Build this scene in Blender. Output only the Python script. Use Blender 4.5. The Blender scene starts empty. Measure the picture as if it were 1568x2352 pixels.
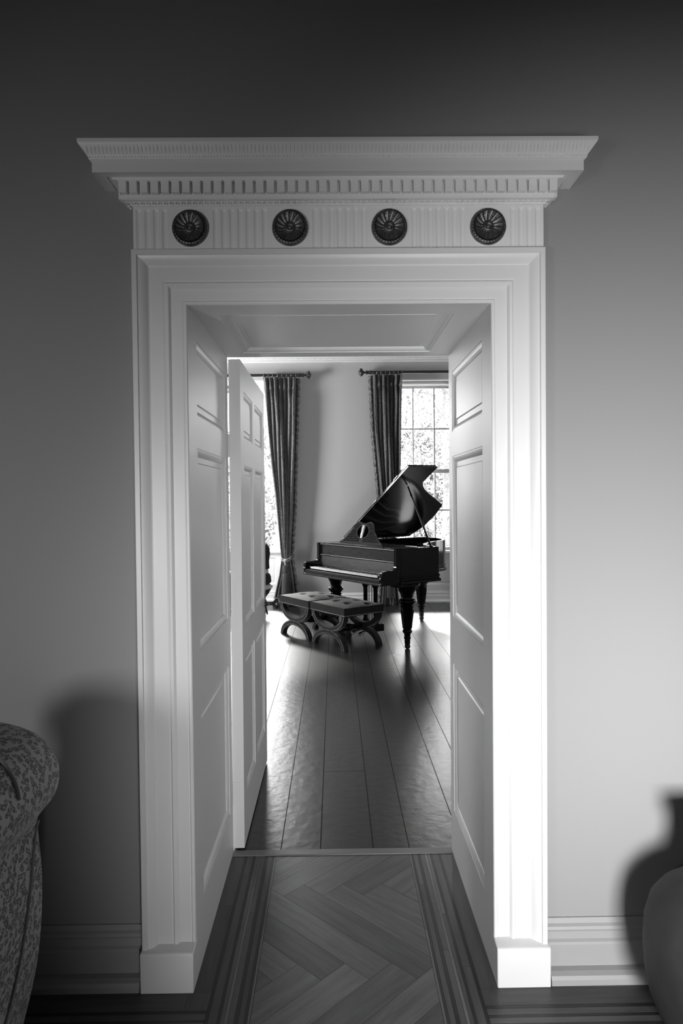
import bpy, bmesh, math, random
from mathutils import Vector, Matrix
PI = math.pi
rnd = random.Random(7)
SC = bpy.context.scene
COL = SC.collection
# ------------------------------------------------------------------ camera
CAMH, CAMD = 1.55, 2.19
yaw, pit, roll = math.atan(16/1568), math.atan(33/1568), 0.0095
f = Vector((math.sin(yaw)*math.cos(pit), math.cos(yaw)*math.cos(pit), -math.sin(pit)))
r = Vector((math.cos(yaw), -math.sin(yaw), 0)); u = r.cross(f)
r2 = r*math.cos(roll) - u*math.sin(roll); u2 = u*math.cos(roll) + r*math.sin(roll)
cd = bpy.data.cameras.new('camera'); cam = bpy.data.objects.new('camera', cd); COL.objects.link(cam)
M = Matrix((r2, u2, -f)).transposed().to_4x4(); M.translation = Vector((0, -CAMD, CAMH)); cam.matrix_world = M
cd.sensor_fit = 'VERTICAL'; cd.sensor_height = 36; cd.sensor_width = 24; cd.lens = 24; cd.clip_start = .05
SC.camera = cam
# ------------------------------------------------------------------ light
SKY = 24.0
w = bpy.data.worlds.new('sky'); SC.world = w; w.use_nodes = True
bg = w.node_tree.nodes['Background']; bg.inputs[0].default_value = (1, 1, 1, 1); bg.inputs[1].default_value = SKY

def area(name, loc, target, sx, sy, power, spread=180):
    l = bpy.data.lights.new(name, 'AREA'); l.shape = 'RECTANGLE'; l.size = sx; l.size_y = sy
    l.energy = power; l.spread = math.radians(spread)
    o = bpy.data.objects.new(name, l); COL.objects.link(o); o.location = loc
    o.rotation_euler = (Vector(target) - Vector(loc)).to_track_quat('-Z', 'Y').to_euler()
    return o
def portal(name, loc, target, sx, sy):
    o = area(name, loc, target, sx, sy, 0); o.data.cycles.is_portal = True; return o
area('window_light_behind', (.5, -3.0, .95), (1.12, 0, .84), .55, .7, 31, 74)
area('window_light_behind_soft', (-1.6, -3.0, 1.28), (-.75, 0, 1.2), .5, .5, 6, 76)
area('side_window_light_left', (-3.25, 6.3, 2.35), (0, 6.6, 1.6), .7, 1.6, 190)
area('side_window_light_right', (3.55, 6.7, 1.9), (-1.0, 4.5, 1.2), 1.1, 2.4, 45)
sl = bpy.data.lights.new('hazy_sun', 'SUN'); sl.energy = 280; sl.angle = math.radians(38)
so = bpy.data.objects.new('hazy_sun', sl); COL.objects.link(so); so.rotation_euler = Vector((.10, -.60, -.75)).to_track_quat('-Z', 'Y').to_euler()
portal('portal_right', (1.33, 7.95, 1.97), (1.33, 0, 1.97), 1.1, 2.6)
portal('portal_left', (-1.28, 8.25, 1.97), (-1.28, 0, 1.97), 1.1, 2.6)
SC.view_settings.view_transform = 'Standard'; SC.view_settings.look = 'None'
SC.view_settings.gamma = 1; SC.view_settings.exposure = 0.0; SC.view_settings.use_curve_mapping = False

# ------------------------------------------------------------------ materials
def mat(name, g, rough=.5, metal=0, bump=0, bscale=50, var=0, vscale=5, stretch=(1, 1, 1), coat=0, spec=.5, sheen=0, bdist=.002, detail=4):
    m = bpy.data.materials.new(name); m.use_nodes = True; nt = m.node_tree; N = nt.nodes; L = nt.links
    b = N['Principled BSDF']; b.inputs['Base Color'].default_value = (g, g, g, 1)
    b.inputs['Roughness'].default_value = rough; b.inputs['Metallic'].default_value = metal
    b.inputs['Specular IOR Level'].default_value = spec
    if coat: b.inputs['Coat Weight'].default_value = coat; b.inputs['Coat Roughness'].default_value = .05
    if sheen: b.inputs['Sheen Weight'].default_value = sheen; b.inputs['Sheen Roughness'].default_value = .4
    tc = N.new('ShaderNodeTexCoord'); mp = N.new('ShaderNodeMapping'); mp.inputs['Scale'].default_value = stretch
    L.new(tc.outputs['Object'], mp.inputs['Vector'])
    if var:
        n = N.new('ShaderNodeTexNoise'); n.inputs['Scale'].default_value = vscale; n.inputs['Detail'].default_value = 6
        L.new(mp.outputs[0], n.inputs['Vector'])
        cr = N.new('ShaderNodeMapRange'); cr.inputs['From Min'].default_value = .3; cr.inputs['From Max'].default_value = .7
        cr.inputs['To Min'].default_value = g*(1-var); cr.inputs['To Max'].default_value = g*(1+var)
        L.new(n.outputs['Fac'], cr.inputs['Value']); L.new(cr.outputs[0], b.inputs['Base Color'])
    if bump:
        n2 = N.new('ShaderNodeTexNoise'); n2.inputs['Scale'].default_value = bscale; n2.inputs['Detail'].default_value = detail
        L.new(mp.outputs[0], n2.inputs['Vector'])
        bp = N.new('ShaderNodeBump'); bp.inputs['Strength'].default_value = bump; bp.inputs['Distance'].default_value = bdist
        L.new(n2.outputs['Fac'], bp.inputs['Height']); L.new(bp.outputs[0], b.inputs['Normal'])
    return m
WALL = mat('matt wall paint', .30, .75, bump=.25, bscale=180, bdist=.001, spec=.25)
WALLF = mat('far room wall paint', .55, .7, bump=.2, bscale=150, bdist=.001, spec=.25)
CEIL = mat('ceiling paint', .16, .9, spec=.2)
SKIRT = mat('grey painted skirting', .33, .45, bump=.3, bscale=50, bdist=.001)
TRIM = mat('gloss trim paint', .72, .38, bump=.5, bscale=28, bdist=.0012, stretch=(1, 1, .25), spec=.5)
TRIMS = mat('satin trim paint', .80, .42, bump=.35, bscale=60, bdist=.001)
PEWTER = mat('aged pewter', .16, .42, metal=.85, bump=.3, bscale=120, bdist=.001, var=.35, vscale=60)
EBONY = mat('polished ebony', .004, .09, coat=0, spec=.2)
ROSEW = mat('polished rosewood', .026, .30, var=.6, vscale=9, stretch=(1, 1, 6), spec=.35)
EDGE = mat('highlighted wood moulding', .06, .38, spec=.3)  # paler wood paints highlight lines onto the piano mouldings and reeds
DESKM = mat('dark fretwork wood', .008, .5, spec=.04)
LIDM = mat('polished lid underside', .008, .12, coat=1, spec=.8)
IVORY = mat('ivory keys', .85, .25)
BRASS = mat('brass', .42, .25, metal=1)
GOLDF = mat('bronze piano frame', .18, .35, metal=.8)
VELVET = mat('charcoal velvet', .012, .9, bump=.4, bscale=150, spec=.2, sheen=.25, var=.3, vscale=14, bdist=.002)
NAIL = mat('pewter nail', .55, .35, metal=1)
DARKMETAL = mat('dark bronze', .10, .32, metal=.9)
LINEN = mat('cord', .42, .8, bump=.5, bscale=200)
GLASS = None
BLACKCLOTH = mat('black cloth', .008, .9, bump=.5, bscale=60)
SKIN = mat('skin', .38, .5)
HAIR = mat('dark hair', .01, .4, bump=.8, bscale=90, stretch=(1, 1, .1))

def plankmat(name, g, var, gloss, bump, stretch):
    """wood whose tone per board comes from a face attribute"""
    m = mat(name, g, gloss, bump=bump, bscale=18, bdist=.003, stretch=(1, 1, 1), detail=8); nt = m.node_tree; N = nt.nodes; L = nt.links
    b = N['Principled BSDF']
    at = N.new('ShaderNodeAttribute'); at.attribute_name = 'tone'
    uv = N.new('ShaderNodeUVMap'); mp = N.new('ShaderNodeMapping'); mp.inputs['Scale'].default_value = stretch
    L.new(uv.outputs[0], mp.inputs['Vector'])
    n = N.new('ShaderNodeTexNoise'); n.inputs['Scale'].default_value = 1; n.inputs['Detail'].default_value = 7; n.inputs['Roughness'].default_value = .65
    L.new(mp.outputs[0], n.inputs['Vector'])
    mr = N.new('ShaderNodeMapRange'); mr.inputs['From Min'].default_value = .25; mr.inputs['From Max'].default_value = .75
    mr.inputs['To Min'].default_value = 1-var; mr.inputs['To Max'].default_value = 1+var
    L.new(n.outputs['Fac'], mr.inputs['Value'])
    mu = N.new('ShaderNodeMath'); mu.operation = 'MULTIPLY'; L.new(mr.outputs[0], mu.inputs[0]); L.new(at.outputs['Fac'], mu.inputs[1])
    L.new(mu.outputs[0], b.inputs['Base Color'])
    return m
PARQ = plankmat('parquet', .12, .42, .42, .12, (3, 30, 1))
BOARD = plankmat('old floorboards', .05, .45, .30, .6, (22, 1.6, 1))
GAP = mat('floor gap', .01, .9)

def glassmat():
    m = bpy.data.materials.new('window glass'); m.use_nodes = True; N = m.node_tree.nodes; L = m.node_tree.links
    out = N['Material Output']; t = N.new('ShaderNodeBsdfTransparent'); g = N.new('ShaderNodeBsdfGlossy'); g.inputs['Roughness'].default_value = .02
    mx = N.new('ShaderNodeMixShader'); fr = N.new('ShaderNodeFresnel'); fr.inputs[0].default_value = 1.45
    L.new(fr.outputs[0], mx.inputs[0]); L.new(t.outputs[0], mx.inputs[1]); L.new(g.outputs[0], mx.inputs[2]); L.new(mx.outputs[0], out.inputs[0])
    return m
GLASS = glassmat()

def patternmat(name, dark, light, scale, rough=.7, kind='leopard', bump=.3, sheen=.3):
    m = mat(name, light, rough, sheen=sheen); N = m.node_tree.nodes; L = m.node_tree.links; b = N['Principled BSDF']
    tc = N.new('ShaderNodeTexCoord')
    nz = N.new('ShaderNodeTexNoise'); nz.inputs['Scale'].default_value = scale*.7; L.new(tc.outputs['Object'], nz.inputs['Vector'])
    add = N.new('ShaderNodeMixRGB'); add.blend_type = 'ADD'; add.inputs[0].default_value = 1.2/scale
    L.new(tc.outputs['Object'], add.inputs[1]); L.new(nz.outputs['Color'], add.inputs[2])
    v = N.new('ShaderNodeTexVoronoi'); v.inputs['Scale'].default_value = scale; L.new(add.outputs[0], v.inputs['Vector'])
    cr = N.new('ShaderNodeValToRGB'); e = cr.color_ramp.elements
    if kind == 'leopard':
        seq = [(0, (light*.8+dark*.2)), (.20, (light*.8+dark*.2)), (.27, dark), (.47, dark), (.56, light), (1, light)]
    else:
        seq = [(0, light), (.2, dark), (.35, light), (.5, dark), (.62, light*.7), (1, dark)]
    e[0].position = seq[0][0]; e[0].color = (seq[0][1],)*3+(1,)
    e[1].position = seq[-1][0]; e[1].color = (seq[-1][1],)*3+(1,)
    for p, c in seq[1:-1]:
        k = e.new(p); k.color = (c, c, c, 1)
    L.new(v.outputs['Distance'], cr.inputs[0]); L.new(cr.outputs[0], b.inputs['Base Color'])
    bp = N.new('ShaderNodeBump'); bp.inputs['Strength'].default_value = bump; bp.inputs['Distance'].default_value = .003
    L.new(v.outputs['Distance'], bp.inputs['Height']); L.new(bp.outputs[0], b.inputs['Normal'])
    return m
LEOP = patternmat('spotted upholstery', .08, .38, 75)
PIPE = mat('upholstery piping', .22, .8)
DAMASK = patternmat('damask curtain', .03, .20, 22, .6, 'damask', .2, .4)
FRINGE = patternmat('curtain braid', .05, .16, 30, .8, 'leopard', .5, .2)

# ------------------------------------------------------------------ mesh helpers
class MB:
    def __init__(s): s.v = []; s.f = []; s.t = []; s.uv = []
    def face(s, pts, tone=None, uv=None):
        n = len(s.v); s.v += [tuple(p) for p in pts]; s.f.append(list(range(n, n+len(pts)))); s.t.append(tone); s.uv.append(uv)
    def box(s, a, b):
        x0, y0, z0 = a; x1, y1, z1 = b
        P = [(x0,y0,z0),(x1,y0,z0),(x1,y1,z0),(x0,y1,z0),(x0,y0,z1),(x1,y0,z1),(x1,y1,z1),(x0,y1,z1)]
        n = len(s.v); s.v += P
        for q in ((3,2,1,0),(4,5,6,7),(0,1,5,4),(1,2,6,5),(2,3,7,6),(3,0,4,7)): s.add([n+i for i in q])
    def add(s, idx): s.f.append(idx); s.t.append(None); s.uv.append(None)
    def grid(s, rows, closeu=False, closev=False):
        n = len(s.v); R = len(rows); Cn = len(rows[0])
        for row in rows: s.v += [tuple(p) for p in row]
        for i in range(R if closev else R-1):
            for j in range(Cn if closeu else Cn-1):
                i2 = (i+1) % R; j2 = (j+1) % Cn
                s.add([n+i*Cn+j, n+i*Cn+j2, n+i2*Cn+j2, n+i2*Cn+j])
    def lathe(s, prof, seg=24, loc=(0,0,0), axis='z', caps=True):
        rows = []
        for rr, h in prof:
            row = []
            for k in range(seg):
                a = 2*PI*k/seg; c, d = rr*math.cos(a), rr*math.sin(a)
                p = {'z': (c, d, h), 'x': (h, c, d), 'y': (d, h, c)}[axis]
                row.append((p[0]+loc[0], p[1]+loc[1], p[2]+loc[2]))
            rows.append(row)
        n = len(s.v); s.grid(rows, closeu=True)
        if caps:
            s.add([n+k for k in range(seg)][::-1]); s.add([n+(len(rows)-1)*seg+k for k in range(seg)])
    def tube(s, pts, rad, seg=8, caps=True):
        pts = [Vector(p) for p in pts]; rows = []; up = None
        for i, p in enumerate(pts):
            d = (pts[min(i+1, len(pts)-1)] - pts[max(i-1, 0)]).normalized()
            if up is None:
                up = d.cross(Vector((0,0,1)));
                if up.length < .1: up = d.cross(Vector((1,0,0)))
                up.normalize()
            up = (up - d*up.dot(d)).normalized(); w_ = d.cross(up)
            rr = rad[i] if isinstance(rad, (list, tuple)) else rad
            rows.append([p + (up*math.cos(2*PI*k/seg) + w_*math.sin(2*PI*k/seg))*rr for k in range(seg)])
        n = len(s.v); s.grid(rows, closeu=True)
        if caps:
            s.add([n+k for k in range(seg)][::-1]); s.add([n+(len(rows)-1)*seg+k for k in range(seg)])
    def sphere(s, c, rx, ry=None, rz=None, seg=12, rings=8):
        ry = ry or rx; rz = rz or rx; rows = []
        for i in range(rings+1):
            t = PI*i/rings; t = min(max(t, .02), PI-.02)
            rows.append([(c[0]+rx*math.sin(t)*math.cos(2*PI*k/seg), c[1]+ry*math.sin(t)*math.sin(2*PI*k/seg), c[2]-rz*math.cos(t)) for k in range(seg)])
        s.grid(rows, closeu=True)
    def prism(s, outline, a, b, mp=None):
        """outline [(u,v)], extruded from a to b along w; mp maps (u,v,w)->xyz"""
        mp = mp or (lambda p, q, h: (p, q, h)); n = len(s.v); k = len(outline)
        s.v += [mp(p, q, a) for p, q in outline] + [mp(p, q, b) for p, q in outline]
        s.add([n+i for i in range(k)][::-1]); s.add([n+k+i for i in range(k)])
        for i in range(k): j = (i+1) % k; s.add([n+i, n+j, n+k+j, n+k+i])
    def build(s, name, m, parent=None, smooth=False, bevel=0, bseg=2, merge=True, angle=40, xf=None, sub=0):
        me = bpy.data.meshes.new(name); me.from_pydata([tuple(xf @ Vector(p)) if xf else p for p in s.v], [], s.f)
        if any(t is not None for t in s.t):
            at = me.attributes.new('tone', 'FLOAT', 'FACE')
            for i, t in enumerate(s.t): at.data[i].value = t if t is not None else .1
            uvl = me.uv_layers.new(name='UVMap')
            for p in me.polygons:
                q = s.uv[p.index]
                if q:
                    for li, c in zip(p.loop_indices, q): uvl.data[li].uv = c
        else:
            bm = bmesh.new(); bm.from_mesh(me)
            if merge: bmesh.ops.remove_doubles(bm, verts=bm.verts, dist=1e-5)
            bmesh.ops.recalc_face_normals(bm, faces=bm.faces); bm.to_mesh(me); bm.free()
        me.materials.append(m)
        o = bpy.data.objects.new(name, me); COL.objects.link(o)
        if parent: o.parent = parent
        if bevel:
            b = o.modifiers.new('bevel', 'BEVEL'); b.width = bevel; b.segments = bseg; b.limit_method = 'ANGLE'; b.angle_limit = math.radians(30); b.harden_normals = False
        if sub:
            q = o.modifiers.new('sub', 'SUBSURF'); q.levels = sub; q.render_levels = sub
        if smooth or bevel or sub:
            for p in me.polygons: p.use_smooth = True
            if not sub: me.set_sharp_from_angle(angle=math.radians(angle))
        return o
def tag(o, label=None, cat=None, group=None, kind=None):
    if label: o['label'] = label
    if cat: o['category'] = cat
    if group: o['group'] = group
    if kind: o['kind'] = kind
    return o
def empty(name, loc=(0,0,0), rz=0):
    o = bpy.data.objects.new(name, None); COL.objects.link(o); o.location = loc; o.rotation_euler = (0,0,rz); o.empty_display_size = .1
    return o
def struct(o): o['kind'] = 'structure'; return o
def clip(poly, x0, y0, x1, y1):
    def cut(P, inside, inter):
        R = []
        for i in range(len(P)):
            a, b = P[i-1], P[i]
            if inside(b):
                if not inside(a): R.append(inter(a, b))
                R.append(b)
            elif inside(a): R.append(inter(a, b))
        return R
    def ix(c): return lambda a, b: (c, a[1]+(b[1]-a[1])*(c-a[0])/(b[0]-a[0]))
    def iy(c): return lambda a, b: (a[0]+(b[0]-a[0])*(c-a[1])/(b[1]-a[1]), c)
    for ins, it in ((lambda p: p[0] >= x0, ix(x0)), (lambda p: p[0] <= x1, ix(x1)), (lambda p: p[1] >= y0, iy(y0)), (lambda p: p[1] <= y1, iy(y1))):
        poly = cut(poly, ins, it)
        if len(poly) < 3: return []
    return poly

# ------------------------------------------------------------------ setting
XL, XR, ZT = -.457, .500, 2.160      # clear opening
YB = .775                            # back of the thick wall
RX0, RX1, RY0, NH = -3.2, 3.2, -3.15, 3.2
FX0, FX1, FY1, FH = -3.4, 3.7, 7.72, 3.68
# near floor
fl = MB()
gap = .0012
def rect(x0, y0, x1, y1, tone, along='y', z=0):
    pts = [(x0+gap*.4, y0+gap*.4), (x1-gap*.4, y0+gap*.4), (x1-gap*.4, y1-gap*.4), (x0+gap*.4, y1-gap*.4)]
    o1, o2 = rnd.random()*50, rnd.random()*50
    uv = [((p[1] if along == 'y' else p[0])+o1, (p[0] if along == 'y' else p[1])+o2) for p in pts]
    fl.face([(p[0], p[1], z) for p in pts], tone, uv)
# passage border stripes: (offset from jamb, width, tone)
STR = [(0, .056, .075), (.056, .010, .022), (.066, .027, .095), (.093, .009, .028), (.102, .013, .12), (.115, .010, .17), (.125, .019, .10), (.144, .012, .025), (.156, .018, .085), (.174, .009, .026), (.183, .008, .15)]
BW = .191
YS = -.078     # where the near room's cross border begins
def run(a, b, lo=.25, hi=.9):
    y = a
    while y < b-1e-6:
        n = min(b, y + lo + rnd.random()*(hi-lo)); yield y, n; y = n
for side in (-1, 1):
    for i, (o_, w_, t) in enumerate(STR):
        y_end = YS - .212
        xa = XL+o_ if side < 0 else XR-o_-w_
        for y0, y1 in run(y_end if i > 0 else YS, YB-.03):
            rect(xa, y0, xa+w_, y1, .75*t*rnd.uniform(.8, 1.25))
# cross border along the wall of the near room
CR = [(0, .072, .075), (.072, .012, .020), (.084, .026, .085), (.110, .010, .024), (.120, .024, .11), (.144, .012, .03), (.156, .026, .09), (.182, .010, .025), (.192, .02, .1)]
for side in (-1, 1):
    for i, (o_, w_, t) in enumerate(CR):
        x_in = (.012 + o_*.95) if side < 0 else 0
        e_ = 0 if i == 0 else .056
        a, b = (RX0, XL+e_) if side < 0 else (XR-e_, RX1)
        for x0, x1 in run(a, b, .5, 1.2):
            rect(x0, YS-o_-w_, x1, YS-o_, .75*t*rnd.uniform(.85, 1.15), 'x', z=.0006)
for X_, d_ in ((XL, .056), (XR, -.056)):
    fl.face([(X_, YS, .0006), (X_, YS-.072, .0006), (X_+d_, YS-.072, .0006)][::(1 if d_ > 0 else -1)], .055, [(0,0),(.1,0),(.1,.1)])
    fl.face([(X_, YS, .0006), (X_+d_, YS-.072, .0006), (X_+d_, YS, .0006)][::(1 if d_ > 0 else -1)], .06, [(0,0),(0,.1),(.1,.1)])
# strip of floor between cross border and the wall face
for side in (-1, 1):
    a, b = (RX0, XL) if side < 0 else (XR, RX1)
    for x0, x1 in run(a, b, .5, 1.2): rect(x0, YS, x1, 0.0, .07, 'x')
# small inlaid square where borders meet
for sx in (XL+.125, XR-.125):
    for k, (q, t) in enumerate(((.058, .022), (.046, .14), (.030, .05))):
        cy = YS-.245; z = .0010+.0004*k
        fl.face([(sx-q, cy-q, z), (sx+q, cy-q, z), (sx+q, cy+q, z), (sx-q, cy+q, z)], t, [(0,0),(.1,0),(.1,.1),(0,.1)])
# herringbone
W_, L_ = .11, .66
c45 = math.cos(PI/4)
def hb(x0, y0, x1, y1, ox, oy):
    for a in range(-40, 40):
        for b in range(-12, 12):
            bx, by = a*W_ + b*L_, a*W_ - b*L_
            for (px, py, sx, sy, k) in ((bx, by, L_, W_, 0), (bx, by+W_, W_, L_, 1)):
                g = gap*.5
                q = [(px+g, py+g), (px+sx-g, py+g), (px+sx-g, py+sy-g), (px+g, py+sy-g)]
                P = [(-(s_+t_)*c45+ox, (s_-t_)*c45+oy) for s_, t_ in q]
                if max(p[0] for p in P) < x0 or min(p[0] for p in P) > x1 or max(p[1] for p in P) < y0 or min(p[1] for p in P) > y1: continue
                tone = .10*rnd.choice((.72, .85, .95, 1, 1.1, 1.25)); o1, o2 = rnd.random()*40, rnd.random()*40
                C_ = clip(P, x0, y0, x1, y1)
                if len(C_) < 3: continue
                uv = []
                for p in C_:
                    X0_, Y0_ = p[1]-oy, -(p[0]-ox); s_ = (X0_+Y0_)*c45; t_ = (Y0_-X0_)*c45
                    uv.append((s_+o1, t_+o2) if k == 0 else (t_+o1, s_+o2))
                fl.face([(p[0], p[1], 0) for p in C_], tone, uv)
hb(XL+BW+.001, YS-.212, XR-BW-.001, YB-.03, .02, .05)
hb(RX0, RY0, RX1, YS-.212, .02, .05)
struct(fl.build('floor', PARQ, merge=False))
b_ = MB(); b_.box((RX0, RY0, -.12), (RX1, YB+.0, -.002)); struct(b_.build('floor', GAP))
# far floor boards
fl = MB()
seams = [-3.4, -3.15, -2.9, -2.66, -2.4, -2.18, -1.93, -1.7, -1.44, -1.22, -.97, -.72, -.483, -.251, -.076, .157, .316, .553, .70, .87, 1.1, 1.33, 1.58, 1.8, 2.05, 2.3, 2.52, 2.77, 3.0, 3.25, 3.5, 3.7]
gap = .005
for i in range(len(seams)-1):
    x0, x1 = seams[i], seams[i+1]
    cuts = [YB]
    if abs(x0+.076) < .01: cuts += [1.645, 5.6]
    elif abs(x0+.483) < .01: cuts += [3.0]
    elif i % 3 == 0: cuts += [YB+2.6+rnd.random()*3.6]
    cuts.append(8.3)
    for k in range(len(cuts)-1):
        rect(x0, cuts[k], x1, cuts[k+1], .020*rnd.uniform(.75, 1.3), 'x')
struct(fl.build('floor', BOARD, merge=False))
b_ = MB(); b_.box((FX0, YB, -.12), (FX1, 8.3, -.003)); struct(b_.build('floor', GAP))
t = MB(); t.box((XL-.02, YB-.035, -.02), (XR+.02, YB+.012, .004)); struct(t.build('trim_9', mat('pale threshold wood', .16, .45, bump=.2), bevel=.003))
# walls
OX0, OX1, OZ = XL-.03, XR+.03, ZT+.03      # rough opening, lined with boards
m = MB(); m.box((RX0-.2, 0, 0), (OX0, YB-.02, NH+.6)); m.box((OX1, 0, 0), (RX1+.6, YB-.02, NH+.6)); m.box((OX0, 0, OZ), (OX1, YB-.02, NH+.6))
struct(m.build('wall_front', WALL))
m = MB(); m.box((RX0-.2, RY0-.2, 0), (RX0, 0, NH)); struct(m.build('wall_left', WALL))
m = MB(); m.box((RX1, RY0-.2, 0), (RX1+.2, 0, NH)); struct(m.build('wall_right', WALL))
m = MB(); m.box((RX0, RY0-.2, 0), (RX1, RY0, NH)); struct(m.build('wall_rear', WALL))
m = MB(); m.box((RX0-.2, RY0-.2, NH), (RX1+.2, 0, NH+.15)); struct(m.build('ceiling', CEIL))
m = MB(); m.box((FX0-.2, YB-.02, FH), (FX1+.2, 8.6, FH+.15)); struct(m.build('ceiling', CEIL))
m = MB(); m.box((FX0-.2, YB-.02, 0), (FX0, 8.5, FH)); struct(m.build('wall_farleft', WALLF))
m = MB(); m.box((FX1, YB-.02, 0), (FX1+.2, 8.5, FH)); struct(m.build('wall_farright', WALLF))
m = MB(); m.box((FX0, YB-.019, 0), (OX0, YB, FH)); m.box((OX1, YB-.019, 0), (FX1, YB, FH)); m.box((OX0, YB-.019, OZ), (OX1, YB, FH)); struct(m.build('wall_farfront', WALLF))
# far wall with two window bays
WIN = [(.80, 1.86, 7.86, 'right'), (-1.82, -.76, 8.15, 'left')]
ZW1 = 3.26
m = MB(); ys, ye = FY1, 8.5
m.box((FX0, ys, 0), (-1.82, ye, FH)); m.box((-.76, ys, 0), (.80, ye, FH)); m.box((1.86, ys, 0), (FX1, ye, FH))
m.box((-1.82, ys, ZW1), (-.76, ye, FH)); m.box((.80, ys, ZW1), (1.86, ye, FH))
struct(m.build('wall_far', WALLF))
# far cornice with bead and leaf band
def far_cornice():
    prof = [(0, 3.505), (.012, 3.505), (.02, 3.52), (.02, 3.53), (.012, 3.535), (.03, 3.56), (.05, 3.575), (.075, 3.6), (.10, 3.62), (.12, 3.66), (.12, FH)]
    m = MB(); m.grid([[(FX0, FY1-p, z) for p, z in prof], [(FX1, FY1-p, z) for p, z in prof]])
    x = -2.0
    while x < 2.4:
        pts = [(x + .035*math.cos(a), FY1-.034-.0, 3.548+.014*math.sin(a)) for a in [PI*k/8 for k in range(9)]]
        m.tube(pts, .004, 5); x += .085
    return m.build('trim_5', TRIMS, smooth=True, angle=25)
struct(far_cornice())

# windows
def window(x0, x1, yf, name):
    root = struct(empty(name, ((x0+x1)/2, yf, 0)))
    cx = (x0+x1)/2; X = lambda x: x-cx
    a, b = x0-cx, x1-cx
    m = MB()   # lining of the recess, sides and head, back to the wall face
    d = FY1-yf
    m.box((a, d+.002, 0), (a+.02, .25, ZW1)); m.box((b-.02, d+.002, 0), (b, .25, ZW1)); m.box((a+.02, d+.002, ZW1-.02), (b-.02, .25, ZW1))
    m.box((a+.02, -.01, 3.225), (b-.02, .06, ZW1-.02)); m.box((a+.02, -.03, 3.20), (b-.02, .05, 3.225))
    m.build('window_frame', TRIMS, root, bevel=.003)
    ix0, ix1 = a+.06, b-.06; zb, zm, zt = .76, 1.93, 3.2
    for (z0, z1, y, nm) in ((zb, zm+.02, .02, 'lower_sash'), (zm-.02, zt, .06, 'upper_sash')):
        s = MB(); bt = .05
        s.box((a+.02, y, z0), (ix0, y+.035, z1)); s.box((ix1, y, z0), (b-.02, y+.035, z1))
        s.box((ix0, y, z0), (ix1, y+.035, z0+bt)); s.box((ix0, y, z1-bt), (ix1, y+.035, z1))
        for k in (1, 2):
            x = ix0+(ix1-ix0)*k/3; s.box((x-.011, y+.004, z0+bt), (x+.011, y+.03, z1-bt))
        z = (z0+z1)/2; s.box((ix0, y+.0045, z-.012), (ix1, y+.0295, z+.012))
        so = s.build(nm, TRIMS, root)
        g = MB(); g.box((ix0, y+.016, z0+bt), (ix1, y+.019, z1-bt)); g.build('glass', GLASS, so)
    # sill, apron panels
    m = MB(); m.box((a+.02, -.07, zb-.035), (b-.02, .25, zb)); m.build('sill', TRIMS, root, bevel=.006)
    q = [((a+.12, .26), (-.02, .66)), ((.02, .26), (b-.12, .66))]
    ap = MB(); panel(ap, a+.02, .15, b-.02, zb-.035, [(a+.12, .25, b-.12, .66)], lambda p, q_, dd: (p, -.02-dd, q_), .02)
    ap.box((a+.02, 0, 0), (b-.02, .25, zb-.036))
    ap.build('apron', TRIMS, root)
    bb = MB(); bbprofile(bb, a+.02, b-.02, -.02, 0); bb.build('skirting', TRIMS, root)
    return root
def bbprofile(m, x0, x1, y, z0, H=.165, axis='x'):
    pr = [(0, H), (-.006, H), (-.010, H-.016), (-.018, H-.022), (-.022, H-.030), (-.018, H-.038), (-.020, H-.060), (-.028, H-.066), (-.030, H-.074), (-.030, .036), (-.050, .034), (-.066, .028), (-.072, .018), (-.072, 0)]
    m.grid([[(x0, y+p, z0+z) for p, z in pr], [(x1, y+p, z0+z) for p, z in pr]])
    for x in (x0, x1):
        n = len(m.v); m.v += [(x, y+p, z0+z) for p, z in pr] + [(x, y, z0)]; m.add([n+i for i in range(len(pr)+1)])

def panel(m, a0, b0, a1, b1, rects, mp, fieldraise=0, mw=.028, md=.013):
    """board face in (a,b) with moulded sunk panels; mp(a,b,d): d = height above the face"""
    A = sorted({a0, a1} | {q[0] for q in rects} | {q[2] for q in rects}); B = sorted({b0, b1} | {q[1] for q in rects} | {q[3] for q in rects})
    for i in range(len(A)-1):
        for j in range(len(B)-1):
            ca, cb = (A[i]+A[i+1])/2, (B[j]+B[j+1])/2
            if any(q[0] < ca < q[2] and q[1] < cb < q[3] for q in rects): continue
            m.face([mp(A[i], B[j], 0), mp(A[i+1], B[j], 0), mp(A[i+1], B[j+1], 0), mp(A[i], B[j+1], 0)])
    prof = [(0, 0), (.0, -.003), (mw*.25, -.0035), (mw*.5, -.006), (mw*.75, -md*.8), (mw*.8, -md), (mw*1.05, -md)]
    for q in rects:
        last = None
        pr = list(prof)
        if fieldraise: pr += [(mw*1.05+.012, -md), (mw*1.05+.016, -md+.004)]
        for o_, d in pr:
            ring = [mp(q[0]+o_, q[1]+o_, d), mp(q[2]-o_, q[1]+o_, d), mp(q[2]-o_, q[3]-o_, d), mp(q[0]+o_, q[3]-o_, d)]
            if last:
                for k in range(4): m.face([last[k], last[(k+1) % 4], ring[(k+1) % 4], ring[k]])
            last = ring
        m.face(last)
window(*WIN[0][:3], 'window_1'); window(*WIN[1][:3], 'window_2')
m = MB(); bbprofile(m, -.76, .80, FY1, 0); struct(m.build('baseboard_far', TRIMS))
# near room skirting
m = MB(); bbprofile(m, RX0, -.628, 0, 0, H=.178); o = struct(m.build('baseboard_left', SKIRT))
m = MB(); bbprofile(m, .672, RX1, 0, 0, H=.178); o = struct(m.build('baseboard_right', SKIRT))

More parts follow.
